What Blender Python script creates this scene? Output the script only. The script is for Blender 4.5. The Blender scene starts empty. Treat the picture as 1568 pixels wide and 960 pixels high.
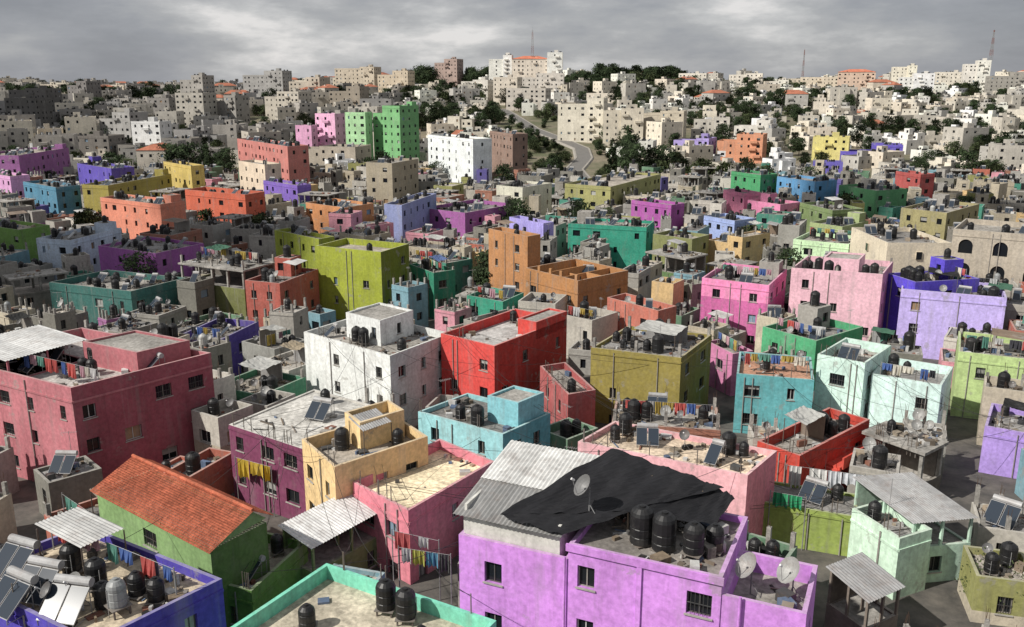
import bpy, math, random
from mathutils import Vector
V=Vector
sc=bpy.context.scene
COL=sc.collection
CZ=36.0; PIT=math.radians(14.5); F=1358.0
cp,sp=math.cos(PIT),math.sin(PIT)
def ss(a,b,x):
    t=max(0.0,min(1.0,(x-a)/(b-a))); return t*t*(3-2*t)
def terr(x,y):
    H=33-9*ss(-120,-420,x)+3*math.sin(x*0.011+1.0)
    h=H*(0.45*ss(330,620,y)+0.55*ss(480,980,y))
    h+=3.5*(1-ss(30,130,y))
    h-=30*ss(1250,2600,y)
    return h
def site(u,v,z):
    """ground position of a surveyed roof corner lying at level z"""
    a=(u-784)/F; b=(480-v)/F
    t=(z-CZ)/(-sp+b*cp)
    return V((a*t,(cp+b*sp)*t))
def lin(c,k=1.1,ds=.10):
    r=[]
    for x in c[:3]:
        x=x/255.0
        x=x/12.92 if x<=0.04045 else ((x+0.055)/1.055)**2.4
        r.append(x)
    l=.3*r[0]+.55*r[1]+.15*r[2]
    return tuple(min(.8,(x*(1-ds)+l*ds)*k) for x in r)
# ---------------------------------------------------------------- materials
def mat_new(name):
    m=bpy.data.materials.new(name); m.use_nodes=True
    nt=m.node_tree; b=nt.nodes['Principled BSDF']
    return m,nt,b
def noise(nt,vec,scale,detail=4,rough=0.6):
    n=nt.nodes.new('ShaderNodeTexNoise'); n.inputs['Scale'].default_value=scale
    n.inputs['Detail'].default_value=detail; n.inputs['Roughness'].default_value=rough
    nt.links.new(vec,n.inputs['Vector']); return n.outputs['Fac']
def maprange(nt,s,a,b,c,d):
    n=nt.nodes.new('ShaderNodeMapRange'); nt.links.new(s,n.inputs[0])
    for i,x in enumerate((a,b,c,d)): n.inputs[i+1].default_value=x
    return n.outputs[0]
def math_(nt,op,a,b):
    n=nt.nodes.new('ShaderNodeMath'); n.operation=op
    for i,x in enumerate((a,b)):
        if isinstance(x,(int,float)): n.inputs[i].default_value=x
        else: nt.links.new(x,n.inputs[i])
    return n.outputs[0]
def mix(nt,fac,a,b,mode='MIX'):
    n=nt.nodes.new('ShaderNodeMix'); n.data_type='RGBA'; n.blend_type=mode
    for s,x in ((n.inputs['Factor'],fac),(n.inputs['A'],a),(n.inputs['B'],b)):
        if isinstance(x,(int,float)): s.default_value=x
        elif isinstance(x,tuple): s.default_value=(x[0],x[1],x[2],1)
        else: nt.links.new(x,s)
    return n.outputs['Result']
def weathered(name,amp_lo,amp_hi,dirt,dirtcol,rough=0.9,streak=1.0,fine=0.15,bump=0.3,bscale=6.0,spec=0.2,plaster=0):
    m,nt,b=mat_new(name)
    at=nt.nodes.new('ShaderNodeAttribute'); at.attribute_name='Col'
    g=nt.nodes.new('ShaderNodeNewGeometry'); P=g.outputs['Position']
    n1=noise(nt,P,0.28,3); k=maprange(nt,n1,0.3,0.7,amp_lo,amp_hi)
    n2=noise(nt,P,3.1,2); k2=maprange(nt,n2,0.3,0.7,1-fine,1+fine)
    kk=math_(nt,'MULTIPLY',k,k2)
    sx=nt.nodes.new('ShaderNodeVectorMath'); sx.operation='SCALE'
    nt.links.new(at.outputs['Color'],sx.inputs[0]); nt.links.new(kk,sx.inputs['Scale'])
    colr=sx.outputs[0]
    n3=noise(nt,P,0.9,5,0.75); d=maprange(nt,n3,0.5,0.72,0,dirt)
    colr=mix(nt,d,colr,dirtcol)
    if streak:
        mp=nt.nodes.new('ShaderNodeMapping'); nt.links.new(P,mp.inputs[0]); mp.inputs['Scale'].default_value=(1.6,1.6,0.16)
        n4=noise(nt,mp.outputs[0],1.0,4,0.7); s4=maprange(nt,n4,0.50,0.76,0,0.6*streak)
        colr=mix(nt,s4,colr,(0.42,0.40,0.39),'MULTIPLY')
        n5=noise(nt,mp.outputs[0],0.5,3,0.7); s5=maprange(nt,n5,0.55,0.74,0,0.3*streak)
        colr=mix(nt,s5,colr,(0.45,0.43,0.41))
    if plaster:   # patched cement where paint has gone
        n6=noise(nt,P,0.4,5,0.7); s6=maprange(nt,n6,0.62,0.66,0,plaster)
        colr=mix(nt,s6,colr,(0.30,0.285,0.26))
    nt.links.new(colr,b.inputs['Base Color'])
    b.inputs['Roughness'].default_value=rough
    b.inputs['Specular IOR Level'].default_value=spec
    if bump>0:
        bn=nt.nodes.new('ShaderNodeBump'); bn.inputs['Strength'].default_value=bump; bn.inputs['Distance'].default_value=0.05
        nt.links.new(noise(nt,P,bscale,3),bn.inputs['Height']); nt.links.new(bn.outputs[0],b.inputs['Normal'])
    return m
M={}
M['wall']=weathered('painted_plaster',0.86,1.14,0.2,(0.26,0.24,0.22),streak=.75,plaster=.5)
M['roof']=weathered('roof_concrete',0.6,1.25,0.6,(0.10,0.09,0.075),streak=0,fine=0.3,bump=0.6)
M['metal']=weathered('weathered_metal',0.8,1.1,0.4,(0.16,0.10,0.07),rough=0.5,fine=0.1,bump=0.1,spec=0.5)
M['plastic']=weathered('tank_plastic',0.85,1.1,0.25,(0.12,0.11,0.10),rough=0.45,streak=0,bump=0,spec=0.4)
M['tile']=weathered('clay_tile',0.75,1.2,0.3,(0.12,0.07,0.05),streak=0,fine=0.3,bump=0.5)
M['cloth']=weathered('cloth',0.8,1.1,0.2,(0.2,0.2,0.2),streak=0,bump=0.4,bscale=2.0)
M['tarp']=weathered('black_tarp',0.8,1.2,0.0,(0.02,0.02,0.02),rough=.6,streak=0,bump=0.6,bscale=1.5,spec=.25)
M['leaf']=weathered('foliage',0.7,1.3,0.2,(0.02,0.03,0.015),streak=0,bump=0)
M['bark']=weathered('bark',0.7,1.2,0.2,(0.04,0.03,0.02),streak=1,bump=0.5)
M['rock']=weathered('distant_stone',0.85,1.12,0.2,(0.28,0.26,0.24),streak=.6,bump=0)
m,nt,b=mat_new('window_glass'); b.inputs['Base Color'].default_value=(0.012,0.014,0.017,1); b.inputs['Roughness'].default_value=0.15; b.inputs['Specular IOR Level'].default_value=0.35
M['glass']=m
m,nt,b=mat_new('solar_glass'); b.inputs['Base Color'].default_value=(0.03,0.04,0.055,1); b.inputs['Roughness'].default_value=0.18
M['solar']=m
m,nt,b=mat_new('ground_soil'); g=nt.nodes.new('ShaderNodeNewGeometry'); P=g.outputs['Position']
n1=noise(nt,P,0.03,6,0.7); n2=noise(nt,P,0.4,6,0.7)
c=mix(nt,maprange(nt,n2,0.35,0.65,0,1),(0.24,0.20,0.14),(0.13,0.115,0.08))
c=mix(nt,maprange(nt,n1,0.44,0.6,0,0.8),c,(0.07,0.085,0.035))
sep=nt.nodes.new('ShaderNodeSeparateXYZ'); nt.links.new(P,sep.inputs[0])
far=maprange(nt,sep.outputs['Y'],300,350,0,1)
c2=mix(nt,maprange(nt,n2,0.35,0.65,0,1),(0.14,0.125,0.11),(0.055,0.052,0.048))
c=mix(nt,far,c2,c); nt.links.new(c,b.inputs['Base Color']); b.inputs['Roughness'].default_value=0.95
M['ground']=m
m,nt,b=mat_new('asphalt'); g=nt.nodes.new('ShaderNodeNewGeometry')
c=mix(nt,noise(nt,g.outputs['Position'],0.6,6,0.7),(0.10,0.095,0.09),(0.20,0.19,0.175)); nt.links.new(c,b.inputs['Base Color']); b.inputs['Roughness'].default_value=0.9
M['asphalt']=m
m,nt,b=mat_new('cloud_vapour'); b.inputs['Base Color'].default_value=(.75,.76,.78,1); b.inputs['Roughness'].default_value=1; b.inputs['Specular IOR Level'].default_value=0
M['cloud']=m
MK=list(M.keys())
# ---------------------------------------------------------------- mesh builder
class MB:
    def __init__(s): s.v=[];s.f=[];s.m=[];s.c=[]
    def poly(s,pts,mat,col):
        n=len(s.v); s.v.extend([tuple(p) for p in pts]); s.f.append(tuple(range(n,n+len(pts)))); s.m.append(MK.index(mat)); s.c.append(col)
    def prism(s,q,z0,z1,mat,col,topmat=None,topcol=None,bottom=True):
        n=len(q)
        for i in range(n):
            a,b=q[i],q[(i+1)%n]
            s.poly([(a[0],a[1],z0),(b[0],b[1],z0),(b[0],b[1],z1),(a[0],a[1],z1)],mat,col)
        s.poly([(p[0],p[1],z1) for p in q],topmat or mat,topcol or col)
        if bottom: s.poly([(p[0],p[1],z0) for p in reversed(q)],mat,col)
    def box(s,o,ex,ey,x0,x1,y0,y1,z0,z1,mat,col,**k):
        q=[o+ex*x0+ey*y0,o+ex*x0+ey*y1,o+ex*x1+ey*y1,o+ex*x1+ey*y0]
        s.prism(q,z0,z1,mat,col,**k)
    def cyl(s,p0,p1,r0,r1,n,mat,col,cap=True):
        p0=V(p0);p1=V(p1); d=(p1-p0); 
        if d.length<1e-6: return
        d.normalize(); a=d.orthogonal().normalized(); b=d.cross(a)
        A=[p0+(a*math.cos(2*math.pi*i/n)+b*math.sin(2*math.pi*i/n))*r0 for i in range(n)]
        B=[p1+(a*math.cos(2*math.pi*i/n)+b*math.sin(2*math.pi*i/n))*r1 for i in range(n)]
        for i in range(n):
            j=(i+1)%n; s.poly([A[i],A[j],B[j],B[i]],mat,col)
        if cap: s.poly(B,mat,col); s.poly(A[::-1],mat,col)
    def mesh(s,name):
        me=bpy.data.meshes.new(name); me.from_pydata(s.v,[],s.f)
        used=sorted(set(s.m)); mp={u:i for i,u in enumerate(used)}
        for u in used: me.materials.append(M[MK[u]])
        me.polygons.foreach_set('material_index',[mp[x] for x in s.m])
        at=me.color_attributes.new('Col','FLOAT_COLOR','CORNER')
        buf=[]
        for f,c in zip(s.f,s.c): buf.extend((c[0],c[1],c[2],1.0)*len(f))
        at.data.foreach_set('color',buf); me.update(); return me
    def build(s,name,loc=None,rot=0):
        ob=bpy.data.objects.new(name,s.mesh(name)); COL.objects.link(ob)
        if loc: ob.location=loc
        ob.rotation_euler=(0,0,rot); return ob
def inst(me,name,loc,rot=0,sc_=1.0):
    ob=bpy.data.objects.new(name,me); ob.location=loc; ob.rotation_euler=(0,0,rot); ob.scale=(sc_,)*3 if isinstance(sc_,(int,float)) else sc_
    COL.objects.link(ob); return ob
def sh(c,k): return tuple(min(0.9,x*k) for x in c)
CONC=(0.32,0.305,0.28)
# ---------------------------------------------------------------- walls with openings
def wall(mb,p0,p1,zb,zt,zr,col,rng,lod=1,dens=1.0,cols=None,arch=False,mat='wall',fh=3.0,skip=0.28,base=None,wh=1.2):
    d=p1-p0; Ln=d.length
    if Ln<0.05: return
    t=d/Ln; n=V((t.y,-t.x))
    def Q(s,z,off=0.0):
        p=p0+t*s+n*off; return (p.x,p.y,z)
    if cols is None:
        k=int(Ln/3.5*dens+rng.random()*0.6)
        cols=[]
        for i in range(k):
            c=(i+0.5)/k*Ln+rng.uniform(-.45,.45); w=rng.choice((0.7,0.9,1.1,1.5)) if not arch else 2.1
            cols.append((max(.25,c-w/2),min(Ln-.25,c+w/2)))
    cols=[c for c in cols if c[1]-c[0]>.3]
    cols.sort()
    cur=zt; k=0
    while True:
        head=zr-0.7-fh*k; sill=head-(wh if not arch else 2.3)
        if sill<zb+0.25 or not cols: break
        cc=sh(col,1+rng.uniform(-.05,.05)) if k else col
        if base and k>=1: cc=base
        mb.poly([Q(0,head),Q(Ln,head),Q(Ln,cur),Q(0,cur)],mat,cc)
        s=0.0
        for (a,b_) in cols:
            if rng.random()<skip: continue
            if a<s: continue
            mb.poly([Q(s,sill),Q(a,sill),Q(a,head),Q(s,head)],mat,cc); s=b_
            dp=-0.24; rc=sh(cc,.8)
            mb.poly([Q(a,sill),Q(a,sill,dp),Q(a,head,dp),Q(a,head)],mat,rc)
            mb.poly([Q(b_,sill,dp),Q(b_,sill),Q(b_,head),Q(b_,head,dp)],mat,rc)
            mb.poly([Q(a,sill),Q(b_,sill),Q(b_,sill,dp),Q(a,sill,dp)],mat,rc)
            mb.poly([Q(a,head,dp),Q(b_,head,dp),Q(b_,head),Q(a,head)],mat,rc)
            r=rng.random()
            if r<0.08 and not arch: mb.poly([Q(a,sill,dp),Q(b_,sill,dp),Q(b_,head,dp),Q(a,head,dp)],'metal',rng.choice(((0.4,0.4,0.38),(.2,.3,.4),(.3,.2,.12))))
            elif r<0.22 and not arch:
                hm=sill+(head-sill)*rng.uniform(.3,.7)
                mb.poly([Q(a,sill,dp),Q(b_,sill,dp),Q(b_,hm,dp),Q(a,hm,dp)],'glass',(0,0,0))
                mb.poly([Q(a,hm,dp),Q(b_,hm,dp),Q(b_,head,dp),Q(a,head,dp)],'metal',(0.35,0.35,0.33))
            else: mb.poly([Q(a,sill,dp),Q(b_,sill,dp),Q(b_,head,dp),Q(a,head,dp)],'glass',(0,0,0))
            if arch:
                rr=(b_-a)/2; mx=(a+b_)/2; zs=head-rr
                L=[(mx-rr*math.cos(x*math.pi/12),zs+rr*math.sin(x*math.pi/12)) for x in range(7)]
                for x in range(6):
                    mb.poly([Q(L[x][0],L[x][1],-.01),Q(L[x+1][0],L[x+1][1],-.01),Q(L[x+1][0],head,-.01),Q(L[x][0],head,-.01)],mat,cc)
                    mb.poly([Q(2*mx-L[x][0],L[x][1],-.01),Q(2*mx-L[x][0],head,-.01),Q(2*mx-L[x+1][0],head,-.01),Q(2*mx-L[x+1][0],L[x+1][1],-.01)],mat,cc)
            if lod<1:
                fc=rng.choice(((.5,.5,.48),(.08,.08,.08),(.3,.28,.25)))
                mid=(a+b_)/2
                def bar(s0,s1,z0,z1,o0,o1,c_,m_='metal'):
                    q=[p0+t*s0+n*o0,p0+t*s1+n*o0,p0+t*s1+n*o1,p0+t*s0+n*o1]
                    mb.prism(q,z0,z1,m_,c_)
                bar(mid-.03,mid+.03,sill,head,dp+.05,dp+.01,fc)
                bar(a,a+.06,sill,head,dp+.055,dp+.012,fc); bar(b_-.06,b_,sill,head,dp+.055,dp+.012,fc)
                bar(a,b_,sill,sill+.06,dp+.06,dp+.014,fc); bar(a,b_,head-.06,head,dp+.06,dp+.014,fc)
                bar(a-.08,b_+.08,sill-.08,sill,.08,-.003,sh(CONC,1.1),'wall')
                if rng.random()<.35:
                    for g_ in range(1,6):
                        x=a+(b_-a)*g_/6; bar(x-.012,x+.012,sill,head,-.03,-.055,(.06,.06,.06))
                    bar(a,b_,(sill+head)/2-.015,(sill+head)/2+.015,-.02,-.06,(.06,.06,.06))
        mb.poly([Q(s,sill),Q(Ln,sill),Q(Ln,head),Q(s,head)],mat,cc)
        cur=sill; k+=1
    cc=base if (base and k>=1) else col
    mb.poly([Q(0,zb),Q(Ln,zb),Q(Ln,cur),Q(0,cur)],mat,cc)
FOOT=[]
def shell(mb,o,ex,ey,W,D,zt,zb,col,rng,ph=.7,lod=1,dens=1.0,colR=None,roofcol=None,ledge=None,arch=False,base=None,fh=3.0,skip=.28,pcol=None,cols=None,mat='wall'):
    N=o; R=o+ey*D; B=o+ex*W+ey*D; L=o+ex*W
    zr=zt-ph; colR=colR or col  # colR: side walls toned darker, their shade put into the colour
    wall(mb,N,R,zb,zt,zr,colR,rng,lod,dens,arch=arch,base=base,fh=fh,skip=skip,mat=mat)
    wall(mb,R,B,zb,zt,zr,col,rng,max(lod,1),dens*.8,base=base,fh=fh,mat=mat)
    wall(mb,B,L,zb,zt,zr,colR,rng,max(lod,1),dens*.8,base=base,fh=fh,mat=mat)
    wall(mb,L,N,zb,zt,zr,col,rng,lod,dens,arch=arch,base=base,fh=fh,skip=skip if cols is None else 0,cols=cols,mat=mat)
    w=min(.22,W*.2,D*.2)
    I=[o+ex*w+ey*w,o+ex*w+ey*(D-w),o+ex*(W-w)+ey*(D-w),o+ex*(W-w)+ey*w]; O=[N,R,B,L]
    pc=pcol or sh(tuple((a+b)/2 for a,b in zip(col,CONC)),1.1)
    for i in range(4):
        j=(i+1)%4
        mb.poly([(O[i].x,O[i].y,zt),(O[j].x,O[j].y,zt),(I[j].x,I[j].y,zt),(I[i].x,I[i].y,zt)],mat,pc)
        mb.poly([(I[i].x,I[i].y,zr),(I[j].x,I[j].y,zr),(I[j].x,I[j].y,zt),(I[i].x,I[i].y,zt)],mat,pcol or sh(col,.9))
    rc=roofcol or CONC
    mb.poly([(p.x,p.y,zr) for p in I],'roof',rc)
    if ledge is None: ledge=rng.random()<.4
    if ledge and lod<2:
        for (a,b_) in ((N,R),(L,N)):
            t=(b_-a).normalized(); n=V((t.y,-t.x))
            mb.prism([a+n*.07,b_+n*.07,b_-n*.01,a-n*.01],zr-.25,zr-.08,'wall',sh(col,.93))
def debris(mb,o,ex,ey,W,D,z,rng,n):
    # rubbish gathers in heaps, mostly along parapets
    heaps=[]
    for k in range(max(1,n//9)):
        s=rng.randint(0,4)
        hx=rng.uniform(.6,W-.6); hy=rng.uniform(.6,D-.6)
        if s==0: hy=D-.9
        elif s==1: hx=W-.9
        elif s==2: hx=.8
        heaps.append((hx,hy))
    for i in range(n):
        if rng.random()<.7:
            h0=rng.choice(heaps); x=h0[0]+rng.gauss(0,.6); y=h0[1]+rng.gauss(0,.6)
        else: x=rng.uniform(.4,W-.4); y=rng.uniform(.4,D-.4)
        x=max(.55,min(W-.55,x)); y=max(.55,min(D-.55,y))
        c=rng.choice(((.3,.28,.25),(.18,.14,.1),(.45,.44,.42),(.06,.06,.06),(.12,.1,.08),(.22,.2,.18),(.5,.5,.49),(.10,.14,.22),(.22,.1,.07),(.26,.22,.17),(.05,.045,.04),(.33,.27,.2),(.02,.02,.02)))
        a=rng.uniform(0,3.1); e1=V((math.cos(a),math.sin(a))); e2=V((-e1.y,e1.x)); p=o+ex*x+ey*y
        r=rng.random()
        if r<.6: w,d,h=rng.uniform(.08,.4),rng.uniform(.08,.35),rng.uniform(.05,.32)
        elif r<.85:
            w,d,h=rng.uniform(.7,2.0),rng.uniform(.05,.16),rng.uniform(.04,.12)
            w=min(w,max(.4,2*min(x,W-x,y,D-y)-.5))
        else: w,d,h=rng.uniform(.4,.9),rng.uniform(.3,.7),rng.uniform(.05,.6)
        mb.box(p,e1,e2,-w/2,w/2,-d/2,d/2,z,z+h,rng.choice(('roof','metal','wall')),c)
def corrugated(mb,a,b_,c,d,n,col,amp=.05):
    a,b_,c,d=map(V,(a,b_,c,d)); pts0=[];pts1=[]
    for i in range(2*n+1):
        t=i/(2*n); o=V((0,0,amp if i%2 else 0)); pts0.append(a.lerp(b_,t)+o); pts1.append(d.lerp(c,t)+o)
    for i in range(2*n): mb.poly([pts0[i],pts0[i+1],pts1[i+1],pts1[i]],'metal',sh(col,(1.0,.86,1.05)[(i//10)%3]))
def drape(mb,c4,nu,nv,col,rng,sag=.4,wr=.18,mat='cloth'):
    A,B,C,D=map(V,c4); g=[]
    ph=[rng.uniform(0,6) for _ in range(4)]
    for j in range(nv+1):
        row=[]
        for i in range(nu+1):
            u=i/nu;v=j/nv; p=A.lerp(B,u).lerp(D.lerp(C,u),v)
            z=-sag*math.sin(math.pi*u)*math.sin(math.pi*v)+wr*(math.sin(u*13+v*5+ph[0])*math.sin(v*9+ph[1])+.6*math.sin(u*29+ph[2]+v*11)+.5*rng.uniform(-.5,.5))
            row.append(p+V((0,0,z)))
        g.append(row)
    for j in range(nv):
        for i in range(nu): mb.poly([g[j][i],g[j][i+1],g[j+1][i+1],g[j+1][i]],mat,col)
# ---------------------------------------------------------------- props (shared meshes)
def make_tank(col,r=.52,h=1.35,stand=.35):
    mb=MB(); n=16
    prof=[(r*.96,0),(r,.08),(r,.35),(r*.95,.38),(r,.42),(r,.78),(r*.95,.81),(r,.85),(r,h-.2),(r*.9,h-.05),(r*.55,h+.12),(r*.28,h+.15),(r*.28,h+.22),(0.01,h+.24)]
    for (r0,z0),(r1,z1) in zip(prof,prof[1:]): mb.cyl((0,0,z0+stand),(0,0,z1+stand),r0,r1,n,'plastic',col,cap=False)
    mb.cyl((0,0,stand),(0,0,stand+.01),r*.96,r*.96,n,'plastic',col)
    X=V((1,0));Y=V((0,1));O=V((0,0))
    for a in (-.38,.38):
        for b_ in (-.38,.38): mb.box(O,X,Y,a-.04,a+.04,b_-.04,b_+.04,0,stand-.05,'metal',(.12,.1,.09))
    mb.box(O,X,Y,-.5,.5,-.5,.5,stand-.05,stand,'metal',(.2,.18,.16))
    mb.cyl((r+.03,0,0),(r+.03,0,stand+h*.8),.02,.02,5,'metal',(.3,.3,.3))
    return mb.mesh('water_tank')
def make_heater(two=True):
    mb=MB()
    fr=(.3,.3,.3)
    for k in range(2 if two else 1):
        x0=-1.05+k*1.08; x1=x0+1.0
        a=(x0,-.9,.25);b_=(x1,-.9,.25);c=(x1,.5,1.45);d=(x0,.5,1.45)
        nrm=V((0,-1.2,1.4)).normalized()*.07
        A=[V(p) for p in (a,b_,c,d)]; T=[p+nrm for p in A]
        for i in range(4):
            j=(i+1)%4; mb.poly([A[i],A[j],T[j],T[i]],'metal',fr)
        mb.poly(A[::-1],'metal',(.3,.3,.3)); mb.poly(T,'metal',fr)
        cen=sum(T,V((0,0,0)))/4
        mb.poly([cen+(p-cen)*.95+nrm*.05 for p in T],'solar',(0,0,0))
    for x in (-1,0.95 if two else 0):
        mb.cyl((x,.5,0),(x,.5,1.5),.025,.025,5,'metal',fr); mb.cyl((x,-.9,0),(x,-.9,.25),.025,.025,5,'metal',fr)
        mb.cyl((x,.5,.05),(x,-.9,.05),.02,.02,5,'metal',fr)
        mb.cyl((x,1.0,0),(x,1.0,1.4),.025,.025,5,'metal',fr)
    mb.cyl((-1.0,.75,1.6),(.95 if two else 0,.75,1.6),.24,.24,12,'metal',(.36,.36,.36))
    return mb.mesh('solar_water_heater')
def make_dish(r=.55,col=(.42,.42,.41)):
    mb=MB(); c=V((0,0,1.25)); ax=V((0,-.8,.6)).normalized(); a=V((1,0,0)); b_=ax.cross(a)
    rings=5;n=18;prev=None
    for k in range(rings+1):
        q=k/rings*r; pts=[c+ax*(.28*(q/r)**2)+(a*math.cos(2*math.pi*i/n)+b_*math.sin(2*math.pi*i/n)*1.08)*q for i in range(n)] 
        if k:
            for i in range(n):
                j=(i+1)%n
                if k==1: mb.poly([c,pts[i],pts[j]],'metal',col)
                else: mb.poly([prev[i],pts[i],pts[j],prev[j]],'metal',col)
        prev=pts
    tip=c+ax*.75
    mb.cyl(c-b_*r*.9+ax*.25,tip,.015,.015,5,'metal',(.3,.3,.3)); mb.cyl(tip-ax*.08,tip+ax*.06,.05,.05,8,'metal',(.6,.6,.6))
    mb.cyl((0,.1,0),(0,.1,1.25),.03,.03,6,'metal',(.2,.2,.2)); mb.cyl((0,.1,1.25),c,.04,.04,6,'metal',(.2,.2,.2))
    mb.cyl((0,.1,.02),(.4,.3,0),.02,.02,5,'metal',(.2,.2,.2)); mb.cyl((0,.1,.6),(.4,.35,0),.02,.02,5,'metal',(.2,.2,.2)); mb.cyl((0,.1,.6),(-.4,.35,0),.02,.02,5,'metal',(.2,.2,.2))
    return mb.mesh('satellite_dish')
def make_antenna():
    mb=MB(); mb.cyl((0,0,0),(0,0,3),.02,.02,5,'metal',(.25,.25,.25)); mb.cyl((-.6,0,2.9),(.6,0,2.9),.012,.012,4,'metal',(.35,.35,.35))
    for i in range(7):
        x=-.55+i*.18; mb.cyl((x,-.3+.02*i,2.9),(x,.3-.02*i,2.9),.01,.01,4,'metal',(.35,.35,.35),False)
    return mb.mesh('tv_antenna')
TK=[make_tank((.012,.012,.013)),make_tank((.012,.012,.013),.45,1.1,.15),make_tank((.014,.014,.015),.6,1.6,.1)]
TW=[make_tank((.42,.42,.40)),make_tank((.25,.26,.26),.45,1.2,.5)]
SH=[make_heater(),make_heater(False)]; SD=[make_dish(.55,(.3,.3,.29)),make_dish(.4,(.18,.18,.18))]; AN=make_antenna()
CNT=[0]
def washing(p,q,cols,seed,big=1.0,post=5):
    rng=random.Random(seed); p=V(p);q=V(q); mb=MB(); d=(q-p)
    for e in (p,q): mb.cyl(e-V((0,0,post)),e+V((0,0,.1)),.04,.04,6,'metal',(.25,.25,.25))
    mb.cyl(p,q,.01,.01,4,'cloth',(.5,.5,.5)); L=d.length; s=.2; t=d/L
    while s<L-.6:
        w=rng.uniform(.5,1.2)*big; h=rng.uniform(.6,1.3)*big; c=rng.choice(cols)
        A=p+t*s;B=p+t*min(L-.1,s+w); n=V((-t.y,t.x,0))
        for i in range(8):
            a=A.lerp(B,i/8)+n*.06*math.sin(i*2.1);b_=A.lerp(B,(i+1)/8)+n*.06*math.sin((i+1)*2.1)
            mb.poly([a,b_,b_+n*.12*math.sin(i*2.3+2.3)-V((0,0,h*(1+.06*math.sin(i+1)))),a+n*.12*math.sin(i*2.3)-V((0,0,h*(1+.06*math.sin(i))))],'cloth',c)
        s+=w+.08+(rng.random()<.3)*.5
    mb.build('laundry_line')
CLO=[(.5,.5,.5),(.45,.1,.09),(.08,.14,.35),(.55,.52,.45),(.05,.05,.06),(.4,.3,.08),(.1,.25,.2),(.5,.3,.35)]
def roof_clutter(mb,o,ex,ey,W,D,zr,rng,level,dist,stair=None,col=CONC,cc=None):
    used=[]
    def free(x,y,r):
        for (a,b_,c) in used:
            if (a-x)**2+(b_-y)**2<(c+r)**2: return False
        return .5+r<x<W-.5-r+.01 and .5+r<y<D-.5-r+.01
    def tp(s,d,z_): p=o+ex*s+ey*d; return (p.x,p.y,z_)
    area=W*D
    if stair is None: stair=area>55 and rng.random()<.5*min(1,level)
    if stair and W>5 and D>5:
        sx=rng.choice((.5,W-3.4)); sy=D-3.6
        oo=o+ex*sx+ey*sy; hh=rng.uniform(2.1,2.9)
        shell(mb,oo,ex,ey,2.9,3.0,zr+hh,zr,rng.choice((col,col,CONC)),rng,ph=.12,lod=1,dens=.9,skip=.3,ledge=False)
        used.append((sx+1.45,sy+1.5,1.9))
        if rng.random()<.6:
            p=oo+ex*1.5+ey*1.5; inst(rng.choice(TK),'water_tank',(p.x,p.y,zr+hh-.12),rng.uniform(0,6))
    if dist<230 and area>30 and rng.random()<.24*level:      # sun shade / lean-to
        w2=rng.uniform(2.2,min(4.5,W*.5)); d2=rng.uniform(2,min(4,D*.5)); x0=rng.uniform(.4,W-w2-.4); y0=rng.uniform(.4,D-d2-.4)
        if free(x0+w2/2,y0+d2/2,.2) or not used:
            h=rng.uniform(1.7,2.4); used.append((x0+w2/2,y0+d2/2,max(w2,d2)*.6))
            r=rng.random(); A=(tp(x0,y0,zr+h),tp(x0,y0+d2,zr+h+.1),tp(x0+w2,y0+d2,zr+h+.35),tp(x0+w2,y0,zr+h+.3))
            if r<.5: corrugated(mb,*A,12,rng.choice(((.3,.3,.3),(.45,.45,.44),(.2,.15,.11))))
            else: drape(mb,A,10,6,rng.choice(((.02,.02,.02),(.4,.4,.38),(.05,.12,.08),(.08,.12,.25),(.3,.25,.18))),rng,.25,.06)
            for s in (x0+.05,x0+w2-.05):
                for d in (y0+.05,y0+d2-.05): mb.cyl(tp(s,d,zr),tp(s,d,zr+h),.04,.04,5,'metal',(.15,.12,.1))
            if rng.random()<.5: mb.box(o,ex,ey,x0,x0+w2,y0+d2-.1,y0+d2,zr,zr+h-.1,'metal',rng.choice(((.3,.3,.3),(.2,.15,.11),(.35,.33,.3))))
    nt_=int(area/33*level+rng.random()*1.6)
    nt_=min(nt_,8)
    for i in range(nt_):
        for tr in range(8):
            x=rng.uniform(1,W-1);y=rng.uniform(1,D-1)
            if free(x,y,.45):
                k=1 if rng.random()<.6 else 2
                for q in range(k):
                    xx=x+q*1.15
                    if xx>W-.8: break
                    p=o+ex*xx+ey*y; used.append((xx,y,.6))
                    me=rng.choice(TK) if rng.random()<.95 else rng.choice(TW)
                    inst(me,'water_tank',(p.x,p.y,zr),rng.uniform(0,6),rng.uniform(.75,1.1))
                break
    for i in range(int(area/62*level+rng.random()*1.2)):
        for tr in range(8):
            x=rng.uniform(1,W-1);y=rng.uniform(1,D-1)
            if free(x,y,1.0):
                p=o+ex*x+ey*y; used.append((x,y,1.3))
                inst(rng.choice(SH),'solar_water_heater',(p.x,p.y,zr),-.5+rng.uniform(-.5,.5),rng.uniform(.8,1)); break
    for i in range(int(rng.random()*2.0*level)):
        for tr in range(6):
            x=rng.uniform(1,W-1);y=rng.uniform(1,D-1)
            if free(x,y,.5):
                p=o+ex*x+ey*y; used.append((x,y,.6))
                inst(rng.choice(SD),'satellite_dish',(p.x,p.y,zr),rng.uniform(-.9,.2),rng.uniform(.7,1)); break
    if rng.random()<.3 and dist<260:
        p=o+ex*rng.uniform(.6,W-.6)+ey*rng.uniform(.6,D-.6); inst(AN,'tv_antenna',(p.x,p.y,zr),rng.uniform(0,3))
    if dist<170 and W>5 and rng.random()<.28*level:
        y1=rng.uniform(1,D-1); washing(tp(.6,y1,zr+1.9),tp(W-.6,y1+rng.uniform(-.3,.3),zr+1.9),CLO,rng.randint(0,9999),1.0,1.9)
    if dist<240: debris(mb,o,ex,ey,W,D,zr,rng,int(area/(1.1 if dist<130 else 3.0)*level))
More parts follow.
